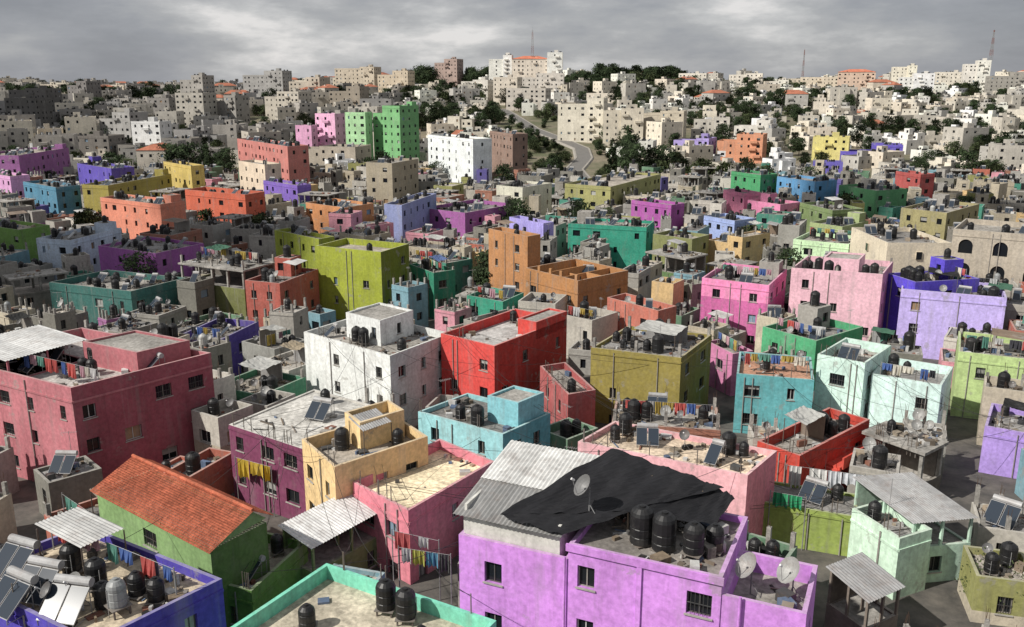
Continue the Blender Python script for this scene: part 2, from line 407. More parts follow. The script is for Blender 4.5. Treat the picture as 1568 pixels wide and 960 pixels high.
    if rng.random()<.25*level:
        for (a,b_) in ((.25,.25),(W-.25,.25),(W-.25,D-.25),(.25,D-.25),(W/2,.25),(W/2,D-.25)):
            h=rng.uniform(.9,1.8); mb.box(o,ex,ey,a-.14,a+.14,b_-.14,b_+.14,zr,zr+h,'roof',CONC)
            for g in ((-.09,-.09),(.09,.09),(.09,-.09)):
                p=o+ex*(a+g[0])+ey*(b_+g[1]); mb.cyl((p.x,p.y,zr+h),(p.x+rng.uniform(-.1,.1),p.y,zr+h+rng.uniform(.4,.9)),.015,.012,4,'metal',(.1,.06,.04),False)
def concrete_frame(mb,o,ex,ey,x0,x1,y0,y1,z0,h,rng,slab=True):
    nx=max(2,int((x1-x0)/3)+1); ny=max(2,int((y1-y0)/3)+1)
    for i in range(nx):
        for j in range(ny):
            a=x0+.2+(x1-x0-.4)*i/(nx-1); b_=y0+.2+(y1-y0-.4)*j/(ny-1); mb.box(o,ex,ey,a-.15,a+.15,b_-.15,b_+.15,z0,z0+h-.01,'roof',CONC)
    if slab:
        mb.box(o,ex,ey,x0-.2,x1+.2,y0-.2,y1+.2,z0+h,z0+h+.25,'roof',CONC)
        debris(mb,o+ex*x0+ey*y0,ex,ey,x1-x0,y1-y0,z0+h+.25,rng,30)
    mb.box(o,ex,ey,x0+.4,x1-.4,y1-.35,y1-.2,z0,z0+h*.97,'wall',(.2,.18,.16))
def frame_of(L,N,R,z):
    n=site(*N,z); l=site(*L,z); ex=(l-n); W=ex.length; ex=ex/W
    perp=V((ex.y,-ex.x))
    if perp.dot(V((0,1)))<0 and isinstance(R,(int,float)): perp=-perp
    if isinstance(R,(int,float)): return n,ex,perp,W,float(R)
    r=site(*R,z); ey=r-n; D=ey.length; ey=ey/D
    c=ex.dot(ey)
    if abs(c)>.2:
        if perp.dot(ey)<0: perp=-perp
        if abs(R[0]-N[0])>=abs(L[0]-N[0]):
            px=V((-ey.y,ey.x)); 
            if px.dot(ex)<0: px=-px
            ex=(px+ex*.25).normalized(); tgt=L[0]; dirv=ex
        else:
            ey=(perp+ey*.25).normalized(); tgt=R[0]; dirv=ey
        k=(tgt-784)/F
        cd=lambda p:(p.y*cp+(CZ-z)*sp)
        den=dirv.x-k*dirv.y*cp
        t=(k*cd(n)-n.x)/den if abs(den)>1e-3 else 9
        t=max(3.0,min(16.0 if z<16 else 22.0,t if t>0 else 9))
        if dirv is ex: W=t
        else: D=t
    return n,ex,ey,W,D
def house(name,L,N,R,z,col,seed=None,level=1.0,**k):
    CNT[0]+=1; rng=random.Random(CNT[0]*17+3 if seed is None else seed)
    o,ex,ey,W,D=frame_of(L,N,R,z)
    c=lin(col); stair=k.pop('stair',None); fr=k.pop('frame',None)
    for key in ('colR','roofcol','base','pcol'):
        if k.get(key): k[key]=lin(k[key])
    cen=o+ex*W/2+ey*D/2; dist=cen.length
    mb=MB(); lod=0 if dist<150 else 1
    ph=k.get('ph',.7); k['ph']=ph
    if 'roofcol' not in k: k['roofcol']=rng.choice(((.33,.31,.28),(.26,.25,.24),(.38,.34,.29),(.22,.21,.20)))
    zb=min(terr(cen.x,cen.y),terr(o.x,o.y))-.5
    if fr:   # top storey is an open concrete frame
        shell(mb,o,ex,ey,W,D,z-3.0,zb,c,rng,lod=lod,**k); concrete_frame(mb,o,ex,ey,0,W,0,D,z-3.0-ph,3.0+ph-.26,rng)
    else: shell(mb,o,ex,ey,W,D,z,zb,c,rng,lod=lod,**k)
    FOOT.append([o,o+ey*D,o+ex*W+ey*D,o+ex*W])
    if level>0: roof_clutter(mb,o,ex,ey,W,D,z-(ph if not fr else 0),rng,level,dist,stair if not fr else False,c)
    if dist<170:
        for q in range(2):
            s=rng.uniform(.1,.9); p=o+ex*(W*s)-V((ey.x,ey.y))*.07
            mb.cyl((p.x,p.y,zb+.5),(p.x,p.y,z-(.3 if not fr else 3.2)),.05,.05,6,'metal',(.3,.28,.26))
    ob=mb.build(name)
    return o,ex,ey,W,D

# ================================================================ FOREGROUND
R0=random.Random(5)
mb=MB(); o=V((13.2,35.1)); ex=V((-.91,.415)).normalized(); ey=V((.415,.91)).normalized(); pur=lin((196,130,212)); zb=2.5
shell(mb,o,ex,ey,3.8,4.6,13.0,zb,pur,R0,ph=1.0,lod=0,dens=.6,roofcol=(.36,.34,.30),ledge=False,cols=[(0.9,1.7)])
shell(mb,o+ex*3.8-ey*.06,ex,ey,7.6,6.6,13.9,zb,pur,R0,ph=.35,lod=0,dens=.5,roofcol=(.25,.23,.21),ledge=False,cols=[(.5,1.4),(6.0,7.2)])
shell(mb,o+ex*11.4,ex,ey,6.2,9.5,13.0,zb,sh(pur,1.03),R0,ph=.5,lod=0,dens=.7,ledge=False,cols=[(1.5,2.5)])
debris(mb,o+ex*4,ex,ey,7,6,13.55,R0,110); debris(mb,o,ex,ey,3.6,4.4,12.0,R0,14)
for s in (2.9,11.55):
    p=o+ex*s-ey*.16; mb.cyl((p.x,p.y,zb),(p.x,p.y,13.2),.07,.07,8,'wall',pur)
mb.box(o,ex,ey,7.6,7.85,-.16,-.06,3,13.6,'wall',pur)
mb.box(o,ex,ey,3.7,11.5,-.18,-.06,13.55,13.93,'wall',sh(pur,.95))
for (s0,s1,d0,d1,zt) in ((12.0,17.45,.3,.42,14.0),(17.3,17.45,.42,7,14.6),(12.0,12.15,.42,7,14.5)):
    mb.box(o,ex,ey,s0,s1,d0,d1,12.5,zt,'wall',(.55,.54,.5))
def pt(s,d,z): p=o+ex*s+ey*d; return (p.x,p.y,z)
corrugated(mb,pt(17.9,-.1,14.15),pt(11.8,-.1,14.15),pt(11.8,3.4,14.8),pt(17.9,3.4,14.8),26,(.27,.27,.265))
corrugated(mb,pt(17.9,3.2,14.82),pt(11.8,3.2,14.82),pt(11.8,7.3,15.5),pt(17.9,7.3,15.5),26,(.66,.66,.64))
mb.build('purple_house')
FOOT.append([o,o+ey*12,o+ex*17.6+ey*12,o+ex*17.6])
TC=(.014,.014,.016)
mb=MB(); drape(mb,(pt(15.2,.0,14.62),pt(9.2,2.9,14.75),pt(5.2,7.0,15.1),pt(11.8,7.6,16.0)),44,20,TC,R0,.05,.09,'tarp')
drape(mb,(pt(9.4,2.7,14.8),pt(5.0,3.9,14.4),pt(4.6,6.9,14.7),pt(6.2,7.2,15.2)),20,12,TC,R0,.15,.07,'tarp')
drape(mb,(pt(15.2,.0,14.6),pt(11.7,-.15,14.35),pt(9.2,2.9,14.72),pt(12.0,3.0,15.0)),16,10,TC,R0,.0,.06,'tarp')
for q in ((6.2,6.3,15.0),(5.2,4,14.4),(9,6.4,15.3),(9.3,3.0,14.7)):
    mb.cyl(pt(q[0],q[1],13.5),pt(q[0],q[1],q[2]),.05,.05,6,'metal',(.2,.15,.1))
mb.build('black_tarpaulin')
for s,d in ((8.3,2.1),(7.1,1.9)): inst(TK[2],'water_tank',pt(s,d,13.55),s,(1,1,1.1))
inst(TK[0],'water_tank',pt(5.6,1.8,13.55),1); inst(TK[1],'water_tank',pt(4.8,2.9,13.55),1)
inst(SD[0],'satellite_dish',pt(2.9,2.2,12.0),-1.3,1.15); inst(SD[0],'satellite_dish',pt(1.0,2.6,12.0),-1.2,1.15); inst(SD[1],'satellite_dish',pt(11.2,2.0,14.3),-1.2,1.4)
def w3(u,v,z): p=site(u,v,z); return (p.x,p.y,z)
H=[
('indigo_house',(-70,880),(140,985),(340,886),11,(80,68,172),dict(level=1.6,ph=.5,stair=False,roofcol=(185,170,145))),
('turquoise_roof_house',(760,950),(500,862),(335,972),10.5,(95,190,160),dict(level=.4,ph=.8,stair=False,pcol=(110,195,168),roofcol=(180,170,150))),
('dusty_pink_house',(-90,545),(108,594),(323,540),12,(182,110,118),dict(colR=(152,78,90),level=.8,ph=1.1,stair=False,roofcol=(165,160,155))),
('green_house',(318,868),(385,905),(470,828),6.5,(95,135,60),dict(level=.6)),
('pink_terrace_house',(540,738),(625,782),(757,706),8.5,(208,122,137),dict(level=.2,ph=.8,stair=False,roofcol=(220,205,170))),
('cream_house',(462,672),(512,715),(655,668),10,(218,186,132),dict(level=.8,ph=1.0,dens=1.2)),
('maroon_house',(350,650),(465,688),(592,626),9,(120,60,90),dict(level=.25,ph=.12,stair=False,dens=1.2,ledge=True,roofcol=(190,187,180),pcol=(185,182,175))),
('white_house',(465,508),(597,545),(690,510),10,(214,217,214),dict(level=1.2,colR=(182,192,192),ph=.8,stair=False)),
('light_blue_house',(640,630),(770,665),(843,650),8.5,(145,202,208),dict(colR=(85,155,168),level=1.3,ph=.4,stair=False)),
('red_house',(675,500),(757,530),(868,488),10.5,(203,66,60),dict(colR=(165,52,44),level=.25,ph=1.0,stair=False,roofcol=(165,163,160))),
('brick_red_annex',(827,560),(870,604),(912,545),7.8,(165,85,85),dict(level=.6)),
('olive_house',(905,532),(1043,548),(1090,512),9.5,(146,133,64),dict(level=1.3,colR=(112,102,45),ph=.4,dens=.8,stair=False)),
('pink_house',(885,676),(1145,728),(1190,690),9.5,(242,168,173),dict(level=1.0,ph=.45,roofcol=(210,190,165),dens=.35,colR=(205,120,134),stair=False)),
('red_terrace_house',(1160,668),(1225,698),(1332,642),7.6,(184,62,48),dict(level=1.0,ph=.9)),
('grey_unfinished_house',(1325,660),(1415,692),(1448,640),7.4,(105,98,88),dict(level=1.4,ph=.3,frame=True)),
('mint_house',(1252,542),(1325,556),8.0,9.3,(194,224,211),dict(level=.8,ph=1.0)),
('mint_house',(1335,572),(1442,590),7.0,8.0,(196,224,216),dict(level=.4,ph=.9)),
('teal_house',(1128,572),(1247,582),8.0,7.8,(92,168,173),dict(level=.7,ph=.4,roofcol=(175,130,105))),
('lime_house',(1468,538),(1590,552),9.0,8.5,(170,192,126),dict(level=1,ph=.8)),
('lavender_house',(1508,652),(1610,670),7.0,6.5,(170,142,216),dict(level=1)),
('lime_green_house',(1148,765),(1312,792),4.0,6.0,(142,160,76),dict(level=.2,ph=.2,dens=.2)),
('pale_green_house',(1305,778),(1378,825),(1398,795),7.5,(188,216,193),dict(level=.6)),
('hot_pink_house',(1075,425),(1178,437),(1205,412),9.5,(230,130,178),dict(base=(192,94,152),ph=.7)),
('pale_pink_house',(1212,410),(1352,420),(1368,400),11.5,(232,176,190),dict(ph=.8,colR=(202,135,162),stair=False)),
('indigo_house',(1358,418),(1402,432),10.0,10.5,(86,70,192),dict()),
('lavender_house',(1380,442),(1542,456),9.0,9.5,(182,166,225),dict(ph=.9)),
('arched_stone_house',(1460,350),(1610,362),14.0,13,(170,160,145),dict(arch=True,fh=3.9,skip=0,dens=.95,ph=.9,level=.5,stair=False)),
('cream_house',(1393,348),(1458,372),10.0,12,(205,193,170),dict(dens=.3)),
('green_terrace_house',(1168,500),(1250,522),(1322,500),7,(70,155,108),dict(ph=.9)),
('pale_green_house',(1215,366),(1300,374),10.0,9,(192,224,178),dict()),
('salmon_house',(930,455),(1008,476),(1036,450),7.5,(178,104,88),dict(ph=.9)),
('ochre_brick_tower_house',(748,350),(808,362),(822,352),13,(170,120,76),dict(ph=1.0,level=.3,stair=False)),
('ochre_brick_house',(805,410),(885,430),(962,397),8.5,(165,116,70),dict(ph=1.8,level=.3,stair=False)),
('teal_green_house',(870,342),(990,348),9.0,8.5,(46,146,122),dict(ph=.6)),
('lavender_house',(780,332),(832,342),(845,325),10,(154,145,212),dict()),
('violet_house',(645,318),(712,326),(790,312),8,(155,90,152),dict(ph=.9)),
('lime_house',(420,352),(488,366),(512,352),11,(142,152,44),dict()),
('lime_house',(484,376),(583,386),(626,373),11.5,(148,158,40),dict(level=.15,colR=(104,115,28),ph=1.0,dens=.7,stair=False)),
('brick_red_house',(375,425),(428,434),(487,412),8,(164,86,75),dict()),
('olive_unfinished_house',(275,402),(372,414),(422,396),8.5,(108,112,66),dict(level=1.6,ph=.3,frame=True)),
('violet_house',(150,376),(238,388),(312,362),8,(154,88,160),dict(level=1.5,ph=.6)),
('white_house',(55,356),(108,368),(185,349),8.5,(182,197,215),dict()),
('green_house',(-40,342),(28,352),(76,336),8.5,(105,142,68),dict()),
('dark_teal_house',(75,432),(200,446),(285,425),6.5,(58,106,100),dict(level=1.6,ph=1.0)),
('indigo_house',(265,506),(330,524),(396,492),6,(86,72,150),dict(level=1.2,ph=.9)),
('salmon_house',(153,302),(245,313),(283,285),10.5,(206,128,103),dict()),
('orange_house',(283,290),(375,298),(405,275),10.5,(190,94,68),dict(level=.6,ph=1.2)),
('violet_house',(403,276),(455,284),(476,268),10,(120,92,178),dict()),
('olive_house',(125,272),(165,284),(262,266),10.5,(152,140,66),dict()),
('yellow_house',(250,247),(292,254),(312,246),13,(190,167,88),dict()),
('indigo_house',(118,250),(170,258),(205,248),12,(90,76,166),dict()),
('blue_house',(35,278),(85,287),(122,272),10,(76,128,154),dict()),
('violet_house',(-40,226),(28,238),(105,226),14,(142,90,142),dict()),
('pink_house',(-40,262),(15,270),(45,262),11,(202,150,194),dict()),
('salmon_house',(363,212),(440,224),(472,212),17,(186,116,108),dict()),
('cream_house',(365,246),(405,252),(430,244),14,(208,190,168),dict(level=.3)),
('orange_house',(468,310),(528,318),(572,292),8,(188,128,80),dict()),
('slate_blue_house',(588,302),(615,314),(668,296),11,(132,142,184),dict()),
('white_apartment_building',(655,206),(724,213),(753,206),17.6,(216,226,234),dict(dens=.7,level=.4)),
('brown_apartment_building',(750,200),(785,205),(808,198),18.5,(138,114,102),dict(level=.4)),
('olive_house',(865,274),(935,286),(1012,266),9.5,(150,148,94),dict()),
('magenta_house',(967,306),(1028,314),(1048,300),8,(160,80,154),dict()),
('pink_house',(1108,290),(1140,296),(1165,286),9,(222,136,168),dict()),
('pink_house',(1145,306),(1195,313),(1226,304),8,(210,126,163),dict()),
('blue_house',(1190,270),(1248,278),(1282,268),10,(86,142,186),dict()),
('green_house',(1120,262),(1165,268),(1192,260),10.5,(64,144,94),dict()),
('green_house',(1285,283),(1342,292),(1390,282),9,(90,152,102),dict()),
('dark_green_house',(1225,310),(1275,322),(1322,306),8,(112,131,84),dict()),
('blue_house',(1078,330),(1125,338),(1157,330),7,(144,162,208),dict()),
('olive_house',(1000,358),(1060,366),(1086,352),7.5,(122,126,78),dict()),
('green_house',(990,385),(1050,396),(1082,380),7,(94,121,76),dict(level=1.4,frame=True)),
('khaki_house',(1380,318),(1450,326),(1500,312),10,(148,140,98),dict()),
('red_house',(1372,262),(1410,267),(1432,260),11,(166,78,75),dict()),
('teal_house',(715,452),(770,462),(802,448),6.5,(46,137,112),dict()),
('teal_house',(626,404),(664,418),(697,396),7.5,(40,124,98),dict()),
('magenta_house',(1082,522),(1122,542),(1153,520),6,(190,116,155),dict()),
('green_house',(325,590),(400,606),(468,577),5.5,(74,136,106),dict(level=1.3)),
('grey_house',(1040,430),(1060,436),(1075,430),6,(130,130,120),dict()),
('yellow_house',(1385,395),(1425,402),7.0,8,(193,188,115),dict()),
('stone_house',(1500,460),(1590,470),8.0,8,(155,150,140),dict()),
('stone_house',(1150,415),(1180,420),8.0,7,(125,125,115),dict()),
('tan_house',(560,245),(600,250),(640,243),14,(155,145,125),dict()),
('khaki_house',(1240,340),(1290,347),(1330,338),7,(152,166,115),dict()),
('white_house',(760,282),(800,287),(845,280),10,(195,193,175),dict()),
('grey_house',(420,535),(470,520),6.0,5.5,(140,140,135),dict(level=1.6)),
]
PL={}
for i,(nm,L,N,R,z,c,kw) in enumerate(H):
    PL[i]=house(nm,L,N,R,z,c,**kw)
# extra solar heaters and tanks on the two nearest roofs
for u,v,z,r in ((25,880,10.5,-.4),(60,915,10.5,-.3),(20,935,10.5,-.5),(105,945,10.5,-.2)): inst(SH[0],'solar_water_heater',w3(u,v,z),r)
for u,v,z in ((592,938,9.7),(622,952,9.7),(112,880,10.5),(150,905,10.5)): inst(TK[0],'water_tank',w3(u,v,z),u)
def addon(fr,x0,x1,y0,y1,z0,h,col,seed=1,ph=.2,**k):
    o,ex,ey,W,D=fr; mb=MB(); rng=random.Random(seed)
    shell(mb,o+ex*(x0*W)+ey*(y0*D),ex,ey,(x1-x0)*W,(y1-y0)*D,z0+h,z0+.002,lin(col),rng,ph=ph,lod=0,ledge=False,**k); return mb
addon(PL[7],.35,.75,.35,.9,9.2,2.8,(210,213,211),dens=1.1,skip=.1).build('rooftop_room')
addon(PL[2],.1,.5,.55,.95,10.9,2.2,(168,98,105),seed=3).build('rooftop_room')
addon(PL[9],.0,.34,.55,1.0,9.5,1.9,(198,64,56),seed=4).build('rooftop_room')
addon(PL[23],.3,.7,.3,.8,10.7,2.0,(232,176,190),seed=5).build('rooftop_room')
addon(PL[8],.05,.4,.4,.95,8.1,2.3,(120,184,194),seed=6).build('rooftop_room')
addon(PL[5],.5,.95,.45,.95,9.0,2.3,(218,188,134),seed=7,ph=.9).build('rooftop_room')
oo,e1,e2,W,D=PL[32]; mb=MB(); bc=lin((168,120,74))
for f in (.33,.66): mb.box(oo,e1,e2,W*f-.1,W*f+.1,.23,D-.23,6.7,8.3,'wall',bc)
mb.box(oo,e1,e2,.23,W*.33-.1,D*.5,D*.5+.2,6.7,8.35,'wall',bc); mb.box(oo,e1,e2,W*.33+.1,W*.66-.1,D*.5,D*.5+.2,6.7,7.6,'wall',bc)
for q in (0.02,.3,.5,.72): mb.box(oo,e1,e2,W*q,W*q+.5,.02,.3,8.502,9.3,'wall',bc)
mb.build('brick_partition_walls')
oo,e1,e2,W,D=PL[13]; mb=MB(); rc_=lin((190,66,50))
for i in range(14):
    mb.box(oo,e1,e2,-1.2,-.003,.6+i*.3,.6+(i+1)*.3,2.6+i*.2,2.9+i*.2+.1,'wall',rc_)
mb.box(oo,e1,e2,-1.3,-1.2,.6,4.8,2.6,4.2,'wall',rc_); mb.box(oo,e1,e2,-1.35,-.003,4.8,D,5.4,5.6,'wall',rc_); mb.box(oo,e1,e2,-1.35,-1.2,4.8,D,5.602,6.4,'wall',rc_)
mb.build('outside_staircase')
# tile roof green house
oo,e1,e2,W,D=frame_of((148,752),(322,843),(408,780),9.3)
mb=MB(); g=lin((124,156,98)); z=9.3
shell(mb,oo,e1,e2,W,D,z,2.5,g,random.Random(8),ph=.2,lod=0,dens=.5,colR=lin((85,115,60)),ledge=False)
def tp(s,d,zz): p=oo+e1*s+e2*d; return V((p.x,p.y,zz))
rdg=D*.72; tc=lin((172,92,64))
nrow=int(W/.22)
for (d0,z0,d1,z1) in ((-.35,z+.02,rdg,z+1.35),(D+.35,z+.4,rdg,z+1.35)):
    A=tp(-.35,d0,z0);B=tp(W+.35,d0,z0);C=tp(W+.35,d1,z1);Dd=tp(-.35,d1,z1)
    rr=random.Random(4); NR=22; u=V((0,0,1))
    for i in range(nrow*2):
        t0=i/(nrow*2);t1=(i+1)/(nrow*2); h0=.06*(i%2);h1=.06*((i+1)%2)
        for j in range(NR):
            v0=j/NR;v1=(j+1)/NR
            mb.poly([A.lerp(B,t0).lerp(Dd.lerp(C,t0),v0)+u*(h0+.03),A.lerp(B,t1).lerp(Dd.lerp(C,t1),v0)+u*(h1+.03),A.lerp(B,t1).lerp(Dd.lerp(C,t1),v1)+u*h1,A.lerp(B,t0).lerp(Dd.lerp(C,t0),v1)+u*h0],'tile',sh(tc,rr.uniform(.8,1.12)))
for s in (0,W):
    mb.poly([tp(s,0,z),tp(s,D,z+.3),tp(s,rdg,z+1.3)],'wall',g)
mb.cyl(tp(-.3,rdg,z+1.42),tp(W+.3,rdg,z+1.42),.12,.12,8,'tile',tc)
mb.build('tile_roof_green_house'); FOOT.append([oo,oo+e2*D,oo+e1*W+e2*D,oo+e1*W])
def shed(L,N,R,z,rc,wc,drop=.5,n=20,name='corrugated_roof_shed'):
    oo,e1,e2,W,D=frame_of(L,N,R,z); mb=MB(); zb=terr(oo.x,oo.y)-.3
    def tp(s,d,zz): p=oo+e1*s+e2*d; return (p.x,p.y,zz)
    corrugated(mb,tp(-.2,-.2,z),tp(-.2,D+.2,z),tp(W+.2,D+.2,z+drop),tp(W+.2,-.2,z+drop),n,rc)
    shell(mb,oo,e1,e2,W,D,z-1.9,zb,lin(wc),random.Random(int(W*100)),ph=.1,lod=0,ledge=False)
    for s in (.1,W/2,W-.1):
        for d in (.1,D/2,D-.1): mb.box(oo,e1,e2,s-.08,s+.08,d-.08,d+.08,z-2.0,z+drop*s/W-.02,'wall',lin(wc))
    mb.box(oo,e1,e2,W-.2,W-.05,.1,D-.1,z-2,z+drop-.15,'wall',lin(wc,.7))
    mb.build(name); FOOT.append([oo,oo+e2*D,oo+e1*W+e2*D,oo+e1*W])
shed((432,792),(478,838),(594,775),7,(.66,.66,.65),(110,130,80),n=30)
shed((1310,770),(1400,800),(1492,792),7.6,(.33,.33,.33),(180,210,190),n=24)
shed((-60,532),(10,552),(130,520),12.9,(.55,.55,.54),(165,95,105),drop=.3,n=26)
shed((1270,880),(1330,920),(1345,885),7,(.3,.3,.3),(120,110,100),n=14)
# ================================================================ filler houses
def overlap(A,B):
    for P in (A,B):
        for i in range(2):
            e=P[(i+1)%4]-P[i]; n=V((-e.y,e.x))
            a=[n.dot(p) for p in A]; b=[n.dot(p) for p in B]
            if max(a)<min(b) or max(b)<min(a): return False
    return True
PAL=[(158,154,146),(142,139,132),(172,167,157),(126,122,114),(182,172,152),(167,157,137),(148,146,140),(116,114,106),(195,190,180),
 (95,130,103),(66,132,114),(150,98,142),(200,138,152),(98,90,154),(170,96,78),(142,142,84),(112,150,162),(194,164,114),(152,104,86)]
rf=random.Random(21)
yy=34.0; nf=0
roadpts=[(33,268),(31,300),(27,340),(26,375),(33,410),(34,440),(24,475),(12,510),(2,560),(-12,640)]
def near_road(x,y,r):
    for (a,b_),(c,d) in zip(roadpts,roadpts[1:]):
        t=max(0,min(1,((x-a)*(c-a)+(y-b_)*(d-b_))/((c-a)**2+(d-b_)**2)))
        if math.hypot(x-a-t*(c-a),y-b_-t*(d-b_))<r: return True
    return False
while yy<335:
    half=.66*yy+16; xx=-half
    stp=8.0 if yy<160 else 9.2
    while xx<half:
        x=xx+rf.uniform(-1.8,1.8); y=yy+rf.uniform(-1.8,1.8); xx+=stp
        if near_road(x,y,8): continue
        a=rf.choice((.42,.62,.3,.5,.8,.2))+rf.uniform(-.1,.1)
        for W,D in ((rf.uniform(6,10.5),rf.uniform(6,10)),(5.5,6),(3.6,4),(2.6,3)):
            e1=V((-math.cos(a),math.sin(a))); e2=V((math.sin(a),math.cos(a)))
            o_=V((x,y))-e1*W/2-e2*D/2
            q=[o_-e1*.3-e2*.3,o_+e2*(D+.3)-e1*.3,o_+e1*(W+.3)+e2*(D+.3),o_+e1*(W+.3)-e2*.3]
            if any(abs(f[0].x-x)<32 and abs(f[0].y-y)<32 and overlap(q,f) for f in FOOT): continue
            t=terr(x,y)
            if y<75: h=rf.uniform(2.8,4.6)
            elif y<130: h=rf.uniform(3.0,6.3)
            else: h=rf.uniform(3.6,8.2)
            c=rf.choice(PAL[:9] if rf.random()<.62 else PAL[9:])
            rng=random.Random(nf+500); mb=MB(); ph=rng.choice((.15,.3,.5,.8,.9)); lod=0 if y<100 else 1
            rcl=rng.choice(((.35,.33,.30),(.28,.27,.26),(.45,.41,.36),(.2,.19,.18)))
            bs=lin(rng.choice(PAL[:8])) if rng.random()<.3 else None
            kind=rng.random()
            if W>5.4 and kind<.28:      # stepped: lower wing plus upper block
                f=rng.uniform(.4,.6); h2=h-rng.uniform(1.4,2.8)
                shell(mb,o_,e1,e2,W*f-.01,D,t+h,t-.4,lin(c),rng,ph=ph,lod=lod,roofcol=rcl,base=bs)
                shell(mb,o_+e1*(W*f),e1,e2,W*(1-f),D*rng.uniform(.75,1),t+max(2.4,h2),t-.4,lin(rng.choice((c,rng.choice(PAL[:9])))),rng,ph=.3,lod=lod,roofcol=rcl)
                roof_clutter(mb,o_,e1,e2,W*f,D,t+h-ph,rng,1.4 if y<200 else 1,y,False,lin(c))
                roof_clutter(mb,o_+e1*(W*f),e1,e2,W*(1-f),D*.7,t+max(2.4,h2)-.3,rng,1.4,y,False,lin(c))
            elif W>5.4 and kind<.4 and h>4.5:    # unfinished open top storey
                shell(mb,o_,e1,e2,W,D,t+h-2.4,t-.4,lin(c),rng,ph=.1,lod=lod,roofcol=rcl)
                concrete_frame(mb,o_,e1,e2,0,W*rng.uniform(.6,1),0,D,t+h-2.5,2.4,rng)
            else:
                shell(mb,o_,e1,e2,W,D,t+h,t-.4,lin(c),rng,ph=ph,lod=lod,roofcol=rcl,base=bs)
                roof_clutter(mb,o_,e1,e2,W,D,t+h-ph,rng,1.5 if y<200 else 1.1,y,None,lin(c))
            nm=('grey_house' if c in PAL[:9] else 'painted_house')
            mb.build(nm); FOOT.append(q); nf+=1
            break
    yy+=8.2 if yy<160 else 9.6
# ================================================================ FAR CITY
FARC=[(218,208,192),(208,201,185),(228,222,210),(192,185,172),(178,173,163),(214,205,187),(170,167,161),(234,230,222),(202,191,174),(222,219,213)]  # far wall tones lifted slightly, distance haze put into the colour
def far_mesh(seed,W,D,h,col,dens=1.0):
    rng=random.Random(seed); mb=MB(); X=V((1,0));Y=V((0,1))
    c1=lin(col); kw=dict(ph=.8,lod=2,skip=.25,fh=3.1,ledge=False,mat='rock')
    def blk(x0,x1,y0,y1,hh,k=1.0):
        shell(mb,V((x0,y0)),Y,X,y1-y0,x1-x0,hh,-8,sh(c1,k),rng,dens=dens,roofcol=(.36,.34,.31),**kw)
    kind=rng.random()
    if kind<.4: blk(-W/2,W/2,-D/2,D/2,h)
    elif kind<.75:
        m=rng.uniform(-.15,.2)*W; blk(-W/2,m,-D/2,D/2,h); blk(m+.01,W/2,-D/2+rng.uniform(.5,2),D/2,h-rng.choice((3.1,3.1,-3.1,1.5)),.95)
    else:
        blk(-W/2,W/2,-D/2+2,D/2,h); blk(-W*.2,W*.2,-D/2,-D/2+1.99,h-.6,1.03)
    for k in range(int(h/3.1)):
        zz=h-.8-3.1*(k+1)+.3
        if rng.random()<.6:
            x0=rng.uniform(-W/2,W/2-4); yb=-D/2+2
            mb.box(V((0,0)),X,Y,x0,x0+3.2,yb-3.1,yb-.003,zz-.15,zz+.8,'rock',sh(c1,.85))
    shell(mb,V((-1.5,0)),Y,X,3,3.5,h+2,h-.8,sh(c1,.95),rng,ph=.1,lod=2,ledge=False,mat='rock')
    for i in range(6):
        x=rng.uniform(-W/2+1,0);y=rng.uniform(-D/2+3,D/2-1); mb.cyl((x,y,h-.8),(x,y,h+.7),.55,.55,8,'plastic',rng.choice(((.03,.03,.03),(.03,.03,.03),(.3,.3,.3))))
    if seed%13==4:
        r=lin((160,98,74)); a,b_=W/2+.3,D/2+.3; z0=h+.01; z1=h+2.3
        if kind<.4:
            mb.poly([(-a,-b_,z0),(a,-b_,z0),(W/4,0,z1),(-W/4,0,z1)],'tile',r); mb.poly([(a,b_,z0),(-a,b_,z0),(-W/4,0,z1),(W/4,0,z1)],'tile',r)
            mb.poly([(a,-b_,z0),(a,b_,z0),(W/4,0,z1)],'tile',r); mb.poly([(-a,b_,z0),(-a,-b_,z0),(-W/4,0,z1)],'tile',r)
    return mb.mesh('apartment_building')
rr=random.Random(77)
LOW=[far_mesh(i,rr.uniform(8,14),rr.uniform(8,12),rr.uniform(5,10),rr.choice(FARC)) for i in range(34)]
MID=[far_mesh(100+i,rr.uniform(12,20),rr.uniform(10,14),rr.uniform(10,17),rr.choice(FARC)) for i in range(22)]
DRK=[far_mesh(200+i,rr.uniform(11,20),rr.uniform(10,15),rr.uniform(7,15),rr.choice(((140,137,132),(124,122,118),(160,155,148),(175,168,156),(150,148,146)))) for i in range(18)]
